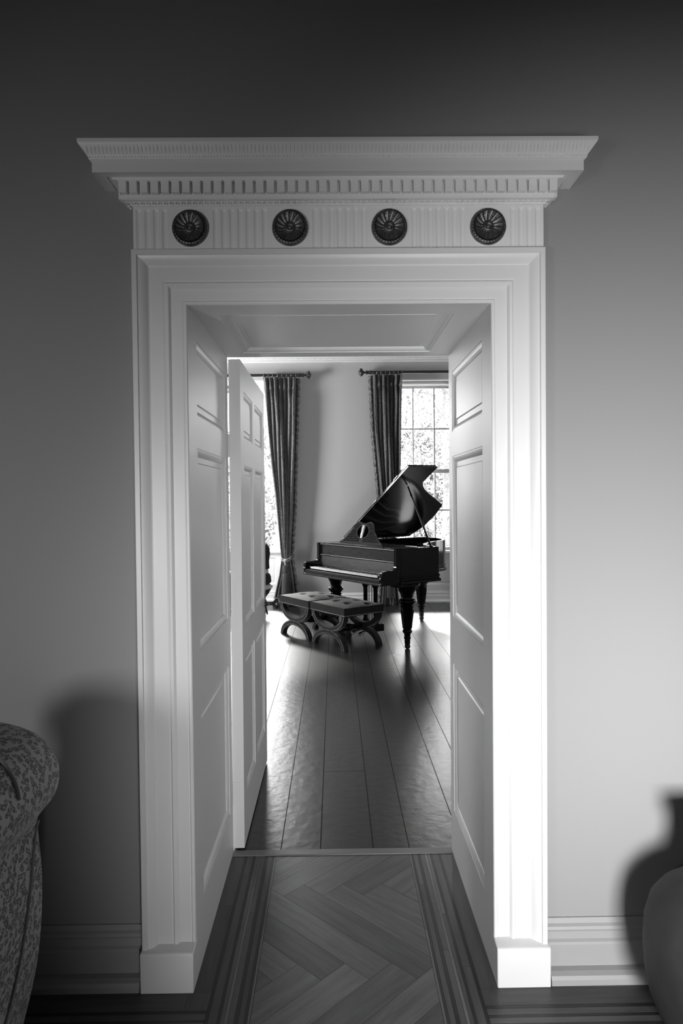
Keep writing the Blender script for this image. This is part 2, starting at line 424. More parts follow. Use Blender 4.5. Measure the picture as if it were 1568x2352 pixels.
# jamb linings and soffit
zrects = [(1.825, 2.075), (1.04, 1.72), (.205, .84)]
YJ0, YJ1 = 0.0, YB
def lining(side):
    m = MB(); x = XL if side < 0 else XR; s = -side
    mp = lambda p, q, d: (x + s*d, p, q)
    panel(m, YJ0, 0, YJ1, ZT, [(.11, z0, .70, z1) for z0, z1 in zrects], mp, fieldraise=1, mw=.032, md=.014)
    e = x + side*.028
    m.face([(x, YJ0, 0), (x, YJ0, ZT), (e, YJ0, ZT), (e, YJ0, 0)]); m.face([(x, YJ1, 0), (x, YJ1, ZT), (e, YJ1, ZT), (e, YJ1, 0)])
    m.face([(e, YJ0, 0), (e, YJ1, 0), (e, YJ1, ZT), (e, YJ0, ZT)])
    return m.build('trim_2' if side < 0 else 'trim_3', TRIM)
struct(lining(-1)); struct(lining(1))
m = MB(); panel(m, XL-.028, YJ0, XR+.028, YJ1, [(-.375, .10, .405, .69)], lambda p, q, d: (p, q, ZT-d), fieldraise=1, mw=.035, md=.016)
m.box((XL-.028, YJ0, ZT+.02), (XR+.028, YJ1, ZT+.028))
m.face([(XL-.028, YJ0, ZT), (XR+.028, YJ0, ZT), (XR+.028, YJ0, ZT+.03), (XL-.028, YJ0, ZT+.03)]); m.face([(XL-.028, YJ1, ZT), (XR+.028, YJ1, ZT), (XR+.028, YJ1, ZT+.03), (XL-.028, YJ1, ZT+.03)])
struct(m.build('trim_4', TRIM))
# architrave + entablature
sur = struct(empty('trim_1', (.02, 0, 0))); S0 = Vector((.02, 0, 0))
def bs(mb, name, m_, **k): return mb.build(name, m_, sur, xf=Matrix.Translation(-S0), **k)
AP = [(0, 0.0), (0, .024), (.003, .028), (.010, .028), (.014, .024), (.016, .026), (.053, .026), (.055, .030), (.060, .036), (.068, .037), (.074, .032), (.077, .034), (.122, .034), (.126, .036), (.134, .046), (.146, .054), (.153, .056), (.155, .062), (.170, .062), (.172, .060), (.172, 0)]
AP = [(o_*.948, p) for o_, p in AP]
m = MB()
st = [[], [], [], []]
for o_, p in AP:
    st[0].append((XL-o_, -p, .10)); st[1].append((XL-o_, -p, ZT+o_)); st[2].append((XR+o_, -p, ZT+o_)); st[3].append((XR+o_, -p, .10))
m.grid(st); bs(m, 'architrave', TRIM, smooth=True, angle=22)
for (x0, x1) in ((XL-.166, XL+.001), (XR-.001, XR+.168)):
    m = MB(); pr = [(-.078, 0), (-.078, .122), (-.074, .127), (-.02, .132), (0.0, .132), (0.0, 0)]
    m.prism(pr, x0, x1, lambda p, q, h: (h, p, q)); bs(m, 'plinth_block', TRIM, bevel=.005)
FXL, FXR, FYF = -.619, .664, -.036
Z0, Z1 = ZT+.163, 2.463
# frieze with shallow flutes
ros = [-.441, -.130, .180, .489]
def flute(x):
    if any(abs(x-q) < .066 for q in ros): return 0
    for a, b, n in ((FXL+.005, ros[0]-.066, 4), (ros[0]+.066, ros[1]-.066, 7), (ros[1]+.066, ros[2]-.066, 7), (ros[2]+.066, ros[3]-.066, 7), (ros[3]+.066, FXR-.005, 4)):
        if a < x < b:
            t_ = ((x-a)/(b-a)*n) % 1
            return .004*max(0, math.sin((t_-.18)/.64*PI)) ** .6 if .18 < t_ < .82 else 0
    return 0
m = MB(); nx = 620; xs = [FXL+(FXR-FXL)*i/nx for i in range(nx+1)]
lv = [(Z0, 0), (Z0+.008, 0), (Z0+.009, 1), (Z1-.016, 1), (Z1-.010, .5), (Z1-.007, 0), (Z1, 0)]
m.grid([[(x, FYF+flute(x)*k, z) for x in xs] for z, k in lv])
for x in (FXL, FXR): m.face([(x, FYF, Z0), (x, FYF, Z1), (x, 0, Z1), (x, 0, Z0)])
bs(m, 'frieze', TRIMS)
# cornice
CP = [(0, Z1-.001), (.004, Z1), (.008, Z1+.006), (.016, Z1+.016), (.020, Z1+.020), (.026, Z1+.021), (.026, 2.538), (.046, 2.539), (.050, 2.545), (.060, 2.546), (.062, 2.541), (.090, 2.541), (.093, 2.539), (.093, 2.572), (.100, 2.576), (.102, 2.584), (.106, 2.590), (.113, 2.600), (.122, 2.612), (.125, 2.618), (.125, 2.628), (0, 2.632)]
m = MB(); CP = [(p, z if z < 2.47 else 2.463+(z-2.474)*.955) for p, z in CP]; CP[1] = (.004, Z1)
rows = [[], [], [], []]
for p, z in CP:
    rows[0].append((FXL-p, 0, z)); rows[1].append((FXL-p, FYF-p, z)); rows[2].append((FXR+p, FYF-p, z)); rows[3].append((FXR+p, 0, z))
m.grid(rows)
def ribs(p, z0, z1, depth, pitch, wd, slope):
    n = int((FXR-FXL+2*p)/pitch)
    for i in range(n+1):
        x = FXL-p+pitch*(i+.3)
        if x > FXR+p: break
        y = FYF-p
        m.tube([(x, y-.0005, z0), (x, y-slope*.5-.002, (z0+z1)/2), (x, y-slope, z1)], [wd*.6, wd, wd*.6], 6)
ribs(.100, 2.564, 2.568, 0, .009, .0032, 0)          # bead row
ribs(.104, 2.574, 2.596, 0, .0115, .0034, .017)      # leaf moulding
n = int((FXR-FXL)/.018)
for i in range(n+1):
    m.sphere((FXL+.009+i*.018, FYF-.014, Z1+.010), .0062, .006, .009, 8, 6)
    m.tube([(FXL+i*.018, FYF-.020, Z1+.018), (FXL+i*.018, FYF-.009, Z1+.001)], .0014, 4)
for x, s_ in ((FXL, -1), (FXR, 1)):
    for k in range(2): m.sphere((x+s_*.014, -.010-k*.018, Z1+.010), .006, .0062, .009, 8, 6)
cor = bs(m, 'cornice', TRIMS, smooth=True, angle=35)
# dentils
m = MB(); x0 = FXL-.034; pit_ = (FXR-FXL+.068)/42
for i in range(42):
    m.box((x0+i*pit_+.004, FYF-.046, 2.487), (x0+(i+1)*pit_-.004, FYF-.024, 2.5225))
m.box((x0, FYF-.046, 2.5215), (FXR+.034, FYF-.026, 2.5255))
for x in (FXL-.045, FXR+.026): m.box((x, -.034, 2.487), (x+.019, -.004, 2.5225))
bs(m, 'dentil_band', TRIMS, bevel=.0015)
def rosette(x):
    m = MB(); R = .0565; nseg = 128; NP = 16
    rings = [(0, .012), (.06, .013), (.10, .012), (.12, .009), (.16, .009), (.2, .013), (.26, .013), (.30, .008)]
    rows = []
    def hgt(q, a):
        for (q0, h0), (q1, h1) in zip(rings, rings[1:]):
            if q0 <= q <= q1: return h0+(h1-h0)*(q-q0)/(q1-q0)
        if q < .78:
            t_ = (q-.30)/.48; base = .007+.008*t_*t_
            return base + .0055*math.sqrt(max(.05, t_))*(abs(math.cos(a*NP/2+.35*q*8))**.7)
        if q < .82: return .004
        if q < .90: return .013
        if q < .93: return .011 + .002*math.cos(a*32)
        return .013*math.sqrt(max(0, 1-((q-.93)/.07)**2))
    qs = [.001, .05, .08, .11, .13, .17, .2, .24, .28, .32, .4, .48, .56, .64, .70, .75, .775, .785, .815, .825, .85, .88, .90, .92, .93, .95, .97, .985, 1.0]
    for q in qs: rows.append([(q*R*math.cos(2*PI*k/nseg), -hgt(q, 2*PI*k/nseg), q*R*math.sin(2*PI*k/nseg)) for k in range(nseg)])
    m.grid(rows, closeu=True)
    o = m.build('rosette', PEWTER, sur, smooth=True, angle=60); o.location = (x-.02, FYF-.0002, 2.394); o['label'] = 'round dark metallic rosette with radiating petals'
for x in ros: rosette(x)

# open door ------------------------------------------------------------------
DX0, DX1, DY0, DY1 = -.460, -.410, YB+.014, 1.80
door = struct(empty('door_1', (DX0, DY0, 0))); door.rotation_euler.y = .0027
m = MB(); cols = [(DY0+.11, DY0+.44), (DY0+.53, DY1-.11)]
rz = [(1.82, 2.03), (.98, 1.70), (.22, .84)]
rects = [(c[0], z[0], c[1], z[1]) for c in cols for z in rz]
panel(m, DY0, .012, DY1, ZT-.006, rects, lambda p, q, d: (DX1+d, p, q), 1, mw=.026, md=.012)
panel(m, DY0, .012, DY1, ZT-.006, rects, lambda p, q, d: (DX0-d, p, q), 1, mw=.026, md=.012)
za, zb = .012, ZT-.006
for a, b in (((DY0, za), (DY1, za)), ((DY1, za), (DY1, zb)), ((DY1, zb), (DY0, zb)), ((DY0, zb), (DY0, za))):
    m.face([(DX0, a[0], a[1]), (DX1, a[0], a[1]), (DX1, b[0], b[1]), (DX0, b[0], b[1])])
T0 = Matrix.Translation(-Vector((DX0, DY0, 0)))
leaf = m.build('door_leaf', TRIM, door, xf=T0)
for z in (1.78, .26):
    m = MB(); m.lathe([(.006, z-.05), (.006, z+.05)], 10, (DX0-.002, DY0-.012, 0)); m.box((DX0+.002, DY0-.002, z-.045), (DX0+.03, DY0+.002, z+.045))
    m.build('hinge', TRIM, door, xf=T0)
m = MB(); ky, kz = DY1-.07, .945
m.lathe([(.026, DX1), (.028, DX1+.004), (.022, DX1+.010), (.012, DX1+.014), (.009, DX1+.030), (.012, DX1+.034), (.010, DX1+.040), (.016, DX1+.050), (.028, DX1+.058), (.033, DX1+.068), (.028, DX1+.080), (.013, DX1+.087)], 24, (0, ky, kz), 'x')
m.box((DX1, ky-.024, kz-.06), (DX1+.004, ky+.024, kz+.075))
kn = m.build('door_knob', DARKMETAL, door, smooth=True, angle=75, xf=T0); kn['label'] = 'dark metal door knob on a back plate'

# ------------------------------------------------------------------ garden
GRASS = mat('lawn', .10, .9, var=.3, vscale=2); LEAF = mat('leaf', .058, .6, spec=.1, var=.35, vscale=3); LEAFP = mat('pale leaf', .045, .6, spec=.1, var=.2); BARK = mat('bark', .06, .9)
m = MB(); m.box((-30, 8.7, -.6), (30, 60, -.3)); o = m.build('lawn', GRASS); tag(o, kind='structure'); o.name = 'ground'
def leafball(m, c, R, n, size, rg):
    for _ in range(n):
        d = Vector((rg.gauss(0, 1), rg.gauss(0, 1), rg.gauss(0, 1))).normalized()*R*rg.uniform(.55, 1)
        p = Vector(c)+d; a = Vector((rg.gauss(0, 1), rg.gauss(0, 1), rg.gauss(0, 1))).normalized(); b = a.orthogonal().normalized(); s_ = size*rg.uniform(.6, 1.4)
        m.face([p-a*s_, p+b*s_*.4, p+a*s_, p-b*s_*.4])
def tree(x, y, h, R, seed, label):
    rg = random.Random(seed); root = empty('tree', (x, y, -.3)); tag(root, label, 'tree', 'trees in the garden')
    m = MB(); m.tube([(0, 0, 0), (.05, 0, h*.3), (-.05, .05, h*.6), (0, 0, h*.85)], [.16, .13, .09, .04], 8)
    for k in range(6):
        a = rg.random()*6.28; m.tube([(0, 0, h*(.35+.07*k)), (math.cos(a)*R*.7, math.sin(a)*R*.7, h*(.55+.06*k))], [.03, .01], 6)
    m.build('trunk', BARK, root, smooth=True)
    m = MB()
    for k in range(26):
        a = rg.random()*6.28; q = rg.random()**.5*R; z = h*rg.uniform(.22, 1)
        leafball(m, (math.cos(a)*q, math.sin(a)*q, z), R*rg.uniform(.22, .4), 150, .09, rg)
    m.build('crown', LEAF, root, merge=False)
tree(3.3, 18, 6.6, 2.3, 3, 'tall leafy tree seen through the right window above the piano')
tree(-2.9, 19, 4.0, 2.2, 8, 'leafy tree seen through the narrow strip of left window')
def hedge(x, y, wd, h, n, seed, label):
    rg = random.Random(seed); m = MB()
    for k in range(n): leafball(m, (rg.uniform(-wd/2, wd/2), rg.uniform(-.6, .6), rg.uniform(.0, 1)*h*(1-.12*rg.random())), rg.uniform(.4, .8), 170, .10, rg)
    o = m.build('hedge', LEAF, merge=False); o.location = (x, y, -.3); tag(o, label, 'hedge', 'garden hedges'); return o
hedge(4.0, 24, 6.5, 5.0, 90, 31, 'tall loose hedge across the back of the garden, right window')
hedge(-3.6, 24, 6.0, 2.2, 45, 32, 'lower loose hedge across the back of the garden, left window')
def spiky(x, y, R, n, seed, label):
    rg = random.Random(seed); m = MB()
    for k in range(n):
        a = rg.random()*6.28; el = rg.uniform(.15, 1.35); L = R*rg.uniform(.7, 1.1); wd = .022*R/1.0+.012
        d = Vector((math.cos(a), math.sin(a), 0)); side = Vector((-d.y, d.x, 0)); pts = []
        for i in range(7):
            t_ = i/6; bend = el-1.3*t_*t_*(1.2-el*.5)
            pts.append(d*L*t_*math.cos(el)*(1+.1*t_)+Vector((0, 0, L*t_*math.sin(el)-L*.45*t_*t_*(1.3-el))))
        rows = [[p-side*wd*(1-i/6.2)-Vector((0,0,.0)), p+Vector((0, 0, -.01)), p+side*wd*(1-i/6.2)] for i, p in enumerate(pts)]
        m.grid(rows)
    o = m.build('spiky_plant', LEAFP, merge=False); o.location = (x, y, .0); tag(o, label, 'plant', 'spiky plants outside the windows'); return o
spiky(2.2, 10.4, 1.35, 110, 11, 'spiky long-leaved plant outside the right window behind the piano lid')
spiky(1.0, 11.9, .9, 90, 12, 'smaller spiky plant outside the right window nearer the curtain')
spiky(-1.75, 10.6, 1.5, 100, 13, 'spiky long-leaved plant outside the left window')
def bush(x, y, z, R, seed, label):
    rg = random.Random(seed); m = MB()
    for k in range(14):
        a = rg.random()*6.28; q = rg.random()**.5*R
        leafball(m, (math.cos(a)*q, math.sin(a)*q*.6, rg.uniform(.1, z)), R*.35, 130, .06, rg)
    o = m.build('bush', LEAF, merge=False); o.location = (x, y, -.3); tag(o, label, 'shrub', 'garden shrubs')
bush(2.4, 14.6, 2.0, 1.3, 21, 'low leafy shrub behind the spiky plants of the right window')
bush(-2.2, 13, 1.6, 1.2, 22, 'low leafy shrub behind the spiky plant of the left window')
#@@OBJECTS
# ------------------------------------------------------------------ curtains and rods
def interp(tab, z):
    for (z0, v0), (z1, v1) in zip(tab, tab[1:]):
        if z >= z1: return v0+(v1-v0)*(z-z0)/(z1-z0)
    return tab[-1][1]
def rod(x0, x1, z, finx, label):
    root = empty('curtain_rod', ((x0+x1)/2, 7.6, z)); T = Matrix.Translation(-Vector(root.location)); tag(root, label, 'curtain rod', 'curtain rods over the windows')
    m = MB(); m.lathe([(.022, x0), (.022, x1)], 16, (0, 7.6, z), 'x'); m.build('pole', DARKMETAL, root, smooth=True, xf=T)
    s = 1 if finx > (x0+x1)/2 else -1
    m = MB(); pr = [(.024, -.075), (.030, -.07), (.030, -.055), (.024, -.05), (.024, -.02), (.030, -.012), (.030, 0), (.012, .006), (.012, .018), (.020, .022), (.014, .03), (.026, .038), (.042, .055), (.046, .07), (.040, .088), (.022, .10), (.010, .108)]
    m.lathe([(q, finx+s*h) for q, h in pr], 16, (0, 7.6, z), 'x')
    for k in range(12):
        a = k*PI/6
        m.tube([(finx+s*.05, 7.6+.030*math.cos(a), z+.030*math.sin(a)), (finx+s*.07, 7.6+.052*math.cos(a), z+.052*math.sin(a)), (finx+s*.086, 7.6+.05*math.cos(a+.2), z+.05*math.sin(a+.2))], [.012, .009, .004], 6)
    m.build('finial', DARKMETAL, root, smooth=True, xf=T)
    m = MB(); bx = finx-s*.16; m.tube([(bx, 7.6, z-.02), (bx, 7.66, z-.06), (bx, 7.715, z-.05)], .009, 8); m.lathe([(.03, 7.705), (.03, 7.718)], 14, (0, 0, 0), 'y'); m.v[-28:] = [(p[0]+bx, p[1], p[2]+z-.05) for p in m.v[-28:]]
    m.build('bracket', DARKMETAL, root, smooth=True, xf=T)
rod(-2.10, -.42, 3.305, -.42, 'dark curtain rod over the left window, ball finial at its right end')
rod(.47, 2.15, 3.335, .47, 'dark curtain rod over the right window, ball finial at its left end')
def curtain(lt, rt, ztop, sgn, label, zr, nf=7):
    """lt / rt: left and right edge tables over z; sgn: +1 braid on the right edge"""
    cx = (lt[0][1]+rt[0][1])/2
    root = empty('curtain', (cx, 7.6, 0)); T = Matrix.Translation(-Vector(root.location)); tag(root, label, 'curtain', 'tied back curtains')
    rg = random.Random(5+int(sgn)); ph = [rg.uniform(-.25, .25) for _ in range(nf+1)]; NS = nf*16
    zs = [ztop, ztop-.03, ztop-.08, ztop-.13, ztop-.165, ztop-.20, ztop-.25, ztop-.32]; z = ztop-.42
    while z > .02: zs.append(z); z -= .05
    zs.append(.006)
    rows = []
    for z in zs:
        a, b = interp(lt, z), interp(rt, z); row = []; wd = b-a
        top = max(0, min(1, (z-(ztop-.30))/.13)); pin = math.exp(-((z-(ztop-.165))/.03)**2)
        for j in range(NS+1):
            s_ = j/NS; t_ = s_*nf; k = int(min(t_, nf-1)); q = t_-k
            am = (.085 if z > .7 else .09)*min(1, .35+wd/.45)
            wob = .10*math.sin(z*3+k*1.7)
            cw = math.cos(2*PI*(q+wob*(1-top)))
            shp = math.copysign(abs(cw)**.65, cw)
            if top > 0: shp = shp*(1-top)+top*(1-2*min(1, abs(q-.5)*3.2))*-1*(1-.8*pin)
            y = 7.6 + am*(.75+.25*math.sin(k*2.1+z))*shp + .02*math.sin(z*1.3+k)
            x = a+wd*s_ + (ph[k]*.15*wd/nf)*math.sin(PI*q) + .35*wd/nf*math.sin(4*PI*q)*.35
            row.append((x, y-.01, z))
        rows.append(row)
    m = MB(); m.grid(rows); o = m.build('drape', DAMASK, root, smooth=True, angle=80, xf=T)
    sd = o.modifiers.new('solid', 'SOLIDIFY'); sd.thickness = .006
    # ruffled braid down one edge
    m = MB(); rr = []
    for z in [ztop-.01-i*.012 for i in range(int((ztop-.02)/.012))]:
        e = interp(rt if sgn > 0 else lt, z); wv = .006*math.sin(z*70)
        e0, e1 = e+sgn*.000, e+sgn*(.052+.006*math.sin(z*63))
        rr.append([(e0, 7.62, z), ((e0+e1)/2, 7.60+wv, z), (e1, 7.635-wv, z)])
    m.grid(rr); o = m.build('braid_edge', FRINGE, root, smooth=True, xf=T); o.modifiers.new('solid', 'SOLIDIFY').thickness = .004
    for i in range(nf+1):
        x = interp(lt, ztop)+(interp(rt, ztop)-interp(lt, ztop))*(i+.15)/(nf+.3)
        m = MB(); m.tube([(x+.012*math.sin(a)*rg.uniform(.2, 1), 7.6+.034*math.cos(a), zr-.006+.036*math.sin(a)) for a in [2*PI*k/14 for k in range(15)]], .0042, 6)
        m.build('ring', BRASSD, root, smooth=True, xf=T)
    # tie back cord with tassel
    a, b = interp(lt, .68), interp(rt, .68); c = (a+b)/2; hw = (b-a)/2+.015
    tb = MB()
    for dz in (-.014, .014):
        tb.tube([(c+hw*math.cos(q), 7.6+.085*math.sin(q), .68+dz+.02*math.cos(q*2)) for q in [2*PI*k/24 for k in range(25)]], .007, 8)
    tb.tube([(c+hw*.9*sgn, 7.6, .70), (c+sgn*(hw+.03), 7.66, .78), (c+sgn*(hw+.05), 7.715, .86)], .009, 8)
    tb.sphere((c, 7.51, .665), .026, .022, .026)
    tb.tube([(c-.01, 7.50, .65), (c, 7.495, .60)], .012, 8)
    tbo = tb.build('tieback', LINEN, root, smooth=True, xf=T)
    ts = MB(); ts.lathe([(.010, .60), (.030, .595), (.036, .58), (.034, .50), (.030, .485), (.036, .475), (.046, .46), (.050, .40), (.056, .28), (.060, .12)], 28, (c, 7.485, 0))
    n0 = len(ts.v)
    ts.v = [(p[0]+.0035*math.sin(i*2.4)*(p[2] < .45), p[1], p[2]) for i, p in enumerate(ts.v)]
    ts.build('tassel', mat('tassel thread', .06, .9, bump=.8, bscale=90, stretch=(1, 1, .06)), tbo, smooth=True, xf=T)
    return root
BRASSD = mat('dull brass ring', .30, .35, metal=1)
curtain([(3.27, -1.0), (2.75, -.955), (2.0, -.90), (1.35, -.83), (.68, -.765), (.45, -.80), (.0, -.91)], [(3.27, -.525), (2.5, -.555), (1.35, -.60), (.68, -.645), (.45, -.61), (.0, -.56)], 3.27, 1, 'dark patterned curtain with tassel tieback beside the left window', 3.305)
curtain([(3.30, .555), (2.5, .585), (1.5, .665), (.68, .735), (.45, .70), (.0, .66)], [(3.30, .99), (2.5, .965), (1.5, .945), (.68, .845), (.45, .87), (.0, .92)], 3.30, -1, 'dark patterned curtain behind the piano beside the right window', 3.335)

# ------------------------------------------------------------------ grand piano
PA = .967
pno = empty('grand_piano', (.048, 5.043, 0), -PA); tag(pno, 'dark grand piano with raised lid and fretwork music desk', 'piano')
ZC = 1.033; HW = .721
outl = [(-HW, .24), (-HW, 1.72), (-.66, 1.82), (-.40, 1.80), (-.15, 1.68), (.0, 1.52), (.05, 1.40), (.12, 1.24), (.22, 1.08), (.34, .94), (.46, .84), (.58, .785), (HW, .753), (HW, .24)]
def smoothpoly(P, n=3):
    R = []
    for i in range(len(P)-1):
        p0, p1, p2, p3 = P[max(i-1, 0)], P[i], P[i+1], P[min(i+2, len(P)-1)]
        for k in range(n):
            t = k/n
            R.append(tuple(.5*((2*p1[d])+(-p0[d]+p2[d])*t+(2*p0[d]-5*p1[d]+4*p2[d]-p3[d])*t*t+(-p0[d]+3*p1[d]-3*p2[d]+p3[d])*t**3) for d in (0, 1)))
    return R+[P[-1]]
OUT = outl[:2]+smoothpoly(outl[2:12], 4)+outl[12:]
def inset(P, d):
    n = len(P); R = []
    for i in range(n):
        a, b, c = Vector(P[i-1]), Vector(P[i]), Vector(P[(i+1) % n])
        n1 = Vector(((b-a).y, -(b-a).x)).normalized(); n2 = Vector(((c-b).y, -(c-b).x)).normalized(); nn = (n1+n2)
        if nn.length < .1: nn = n1
        nn.normalize(); k = d/max(.4, nn.dot(n1)); R.append((b.x+nn.x*k, b.y+nn.y*k))
    return R
IN = inset(OUT, .045)
# rim with base moulding
m = MB(); MO = [(0, ZC), (0, .755), (-.004, .75), (-.010, .745), (-.010, .735), (-.004, .73), (-.004, .712), (-.016, .705), (-.018, .69), (-.018, .678), (.03, .678)]
m.grid([[(p[0], p[1], ZC) for p in IN]]+[[(p[0], p[1], z) for p in inset(OUT, d)] for d, z in MO], closeu=True)
m.grid([[(p[0], p[1], ZC) for p in IN], [(p[0], p[1], .90) for p in IN]], closeu=True)
m.build('rim', EBONY, pno, smooth=True, angle=30)
m = MB(); m.prism(inset(OUT, .02), .672, .69); m.build('bottom_board', EBONY, pno)
m = MB(); m.prism(inset(OUT, .047), .90, .915); m.build('iron_frame', GOLDF, pno)
m = MB()
for k in range(6):
    u0 = -.6+.2*k; m.tube([(u0, .62, .945), (-.66+.62*(u0+.6)/1.2*.9, 1.2, .945), (-.62+.35*(u0+.6), 1.45 if u0 < .1 else 1.1, .93)], .014, 6)
m.box((-.66, .56, .915), (.66, .64, .955)); m.build('frame_bars', GOLDF, pno, bevel=.003)
for i, s in enumerate((-1, 1)):
    pr = [(-.012, .678), (-.012, .69), (0, .70), (0, .735), (-.008, .74), (-.008, .75), (0, .755), (0, .795), (.008, .812), (.03, .820), (.14, .824), (.165, .832), (.18, .848), (.187, .87), (.187, ZC), (.25, ZC), (.25, .678)]
    m = MB(); m.prism(pr, s*HW, s*(HW-.045), lambda p, q, h: (h, p, q)); m.build('arm', EBONY, pno, bevel=.004)
    m = MB(); m.box((min(s*.676, s*.615), .028, .70), (max(s*.676, s*.615), .185, .775)); m.build('key_block', EBONY, pno, bevel=.004)
m = MB(); pr = [(-.012, .678), (-.012, .688), (0, .695), (0, .715), (-.006, .718), (-.006, .724), (0, .728), (0, .734), (-.003, .737), (0, .740), (.020, .740), (.020, .678)]
m.prism(pr, -.676, .676, lambda p, q, h: (h, p, q)); m.build('key_slip', ROSEW, pno)
m = MB(); m.box((-.676, .028, .672), (.676, .30, .735)); m.build('key_bed', EBONY, pno)
m = MB(); m.prism([(.196, .775), (.212, .885), (.200, .888), (.198, .898), (.214, .905), (.235, .905), (.235, .775)], -.676, .676, lambda p, q, h: (h, p, q)); m.build('fallboard', ROSEW, pno)
m = MB(); m.prism([(.216, .905), (.212, .909), (.216, .913), (.216, 1.012), (.210, 1.015), (.210, 1.022), (.235, 1.022), (.235, .905)], -.676, .676, lambda p, q, h: (h, p, q)); m.build('name_board', ROSEW, pno)
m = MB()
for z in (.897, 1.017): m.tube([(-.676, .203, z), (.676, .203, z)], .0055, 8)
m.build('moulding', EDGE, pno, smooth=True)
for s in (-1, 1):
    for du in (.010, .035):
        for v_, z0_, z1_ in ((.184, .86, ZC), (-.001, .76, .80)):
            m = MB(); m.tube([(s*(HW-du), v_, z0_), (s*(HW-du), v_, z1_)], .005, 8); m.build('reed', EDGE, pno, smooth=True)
for s in (-1, 1):
    m = MB(); m.box((min(s*.676, s*.49), .205, 1.022), (max(s*.676, s*.49), .50, 1.036)); m.build('cheek_block', ROSEW, pno, bevel=.003)
m = MB(); m.box((-.485, .20, 1.022), (.485, .235, 1.046)); m.box((-.47, .235, 1.030), (.47, .52, 1.046)); m.build('desk_shelf', ROSEW, pno, bevel=.003)
# keys
wk = MB(); wk.box((-.0113, 0, 0), (.0113, .15, .018)); first = None
bk = MB(); bk.box((-.006, 0, 0), (.006, .095, .012)); firstb = None
for i in range(52):
    u_ = -.611+.0235*(i+.5)
    if first is None: first = o = wk.build('white_key', IVORY, pno, bevel=.0008, bseg=1)
    else: o = first.copy(); COL.objects.link(o)
    o.location = (u_, .024, .750)
    if i < 51 and (i % 7) in (0, 2, 3, 5, 6):
        if firstb is None: firstb = q = bk.build('black_key', EBONY, pno, bevel=.001, bseg=1)
        else: q = firstb.copy(); COL.objects.link(q)
        q.location = (u_+.01175, .080, .767)
# music desk: fretted plate
def desk():
    OL = [(-.385, 0), (-.375, .018), (-.34, .035), (-.305, .055), (-.27, .085), (-.245, .115), (-.215, .135), (-.195, .165), (-.18, .20), (-.155, .232), (-.12, .250), (-.08, .250), (-.045, .238), (0, .232)]
    def top(x):
        x = -abs(x)
        for (a, b), (c, d) in zip(OL, OL[1:]):
            if a <= x <= c: return b+(d-b)*(x-a)/(c-a)
        return 0
    cs = .0034; nx_ = int(.77/cs); nz = int(.256/cs); m = MB(); cell = {}
    for i in range(nx_):
        for j in range(nz):
            x, z = -.385+cs*(i+.5), cs*(j+.5); h = top(x)
            if z > h: continue
            solid = True
            e = (x/.105)**2+((z-.140)/.075)**2; ax = abs(x)
            if e < 1: solid = e > .90 or False
            elif h-z > .016 and z > .022 and ax > .03 and e > 1.22:
                row = int(z/.0215); xx = (x+(.0085 if row % 2 else 0)) % .0170; zz = z % .0215
                if ((xx-.0085)/.0062)**2+((zz-.0107)/.0090)**2 < 1: solid = False
            if e < .90 and ax < .038:
                sp = .012+.010*(z/.25)
                if any(abs(ax-k) < .0026 for k in (.005+sp*.0, sp*.9)): solid = True
            if z < .075 and ax < .022: solid = True
            if z > .205 and ax < .045: solid = True
            if solid: cell[(i, j)] = 1
    th = .012; vid = {}
    def V(i, j, k):
        if (i, j, k) not in vid:
            z = cs*j; vid[(i, j, k)] = len(m.v); m.v.append((-.385+cs*i, .27+z*.30+th*k, 1.046+z*.95))
        return vid[(i, j, k)]
    for (i, j) in cell:
        m.add([V(i, j, 0), V(i+1, j, 0), V(i+1, j+1, 0), V(i, j+1, 0)]); m.add([V(i, j, 1), V(i, j+1, 1), V(i+1, j+1, 1), V(i+1, j, 1)])
        for di, dj, a, b in ((-1, 0, (0, 0), (0, 1)), (1, 0, (1, 0), (1, 1)), (0, -1, (0, 0), (1, 0)), (0, 1, (0, 1), (1, 1))):
            if (i+di, j+dj) not in cell: m.add([V(i+a[0], j+a[1], 0), V(i+b[0], j+b[1], 0), V(i+b[0], j+b[1], 1), V(i+a[0], j+a[1], 1)])
    o = m.build('music_desk', DESKM, pno, merge=False); o['label'] = 'fretted music desk with two rounded peaks and a lyre in the middle'
    return o
mdk = desk()
# lyre strings gilt on the desk
m = MB()
for k in (-1.5, -.5, .5, 1.5): m.tube([(k*.012, .27+.07*.30-.003, 1.046+.07*.95), (k*.017, .27+.21*.30-.003, 1.046+.21*.95)], .0022, 6)
m.build('lyre_strings', BRASS, mdk)
# lid
TH = math.radians(35); ce, se = math.cos(TH), math.sin(TH)
def LP(e, v, n): return (-HW+e*ce-n*se, v, ZC+.012+e*se+n*ce)
lidout = [(0, .56), (1.44, .58), (1.44, 1.0), (1.16, .985), (1.07, 1.06), (.98, 1.18), (.89, 1.33), (.80, 1.48), (.70, 1.64), (.52, 1.68), (.25, 1.69), (0, 1.60)]
LO = lidout[:3]+smoothpoly(lidout[3:9], 3)+lidout[9:]
m = MB(); m.prism(LO, 0, .015, LP); m.build('lid', LIDM, pno, bevel=.004)
m = MB(); m.prism([(0.02, .565), (1.43, .585), (1.44, .985), (0.02, .985)], .018, .032, LP); fl_ = m.build('lid_flap', EBONY, pno, bevel=.004); fl_['label'] = 'front lid flap folded back on top of the lid'
for e in (.3, .75, 1.2):
    m = MB(); m.box((-.04, -.006, 0), (.04, .006, .004)); q = m.build('hinge', BRASS, fl_); q.matrix_local = Matrix.Translation(LP(e, .575, .024)) @ Matrix.Rotation(-TH, 4, 'Y')
m = MB(); pb = (.665, .70, ZC-.01); pt = LP(1.10, .80, -.012)
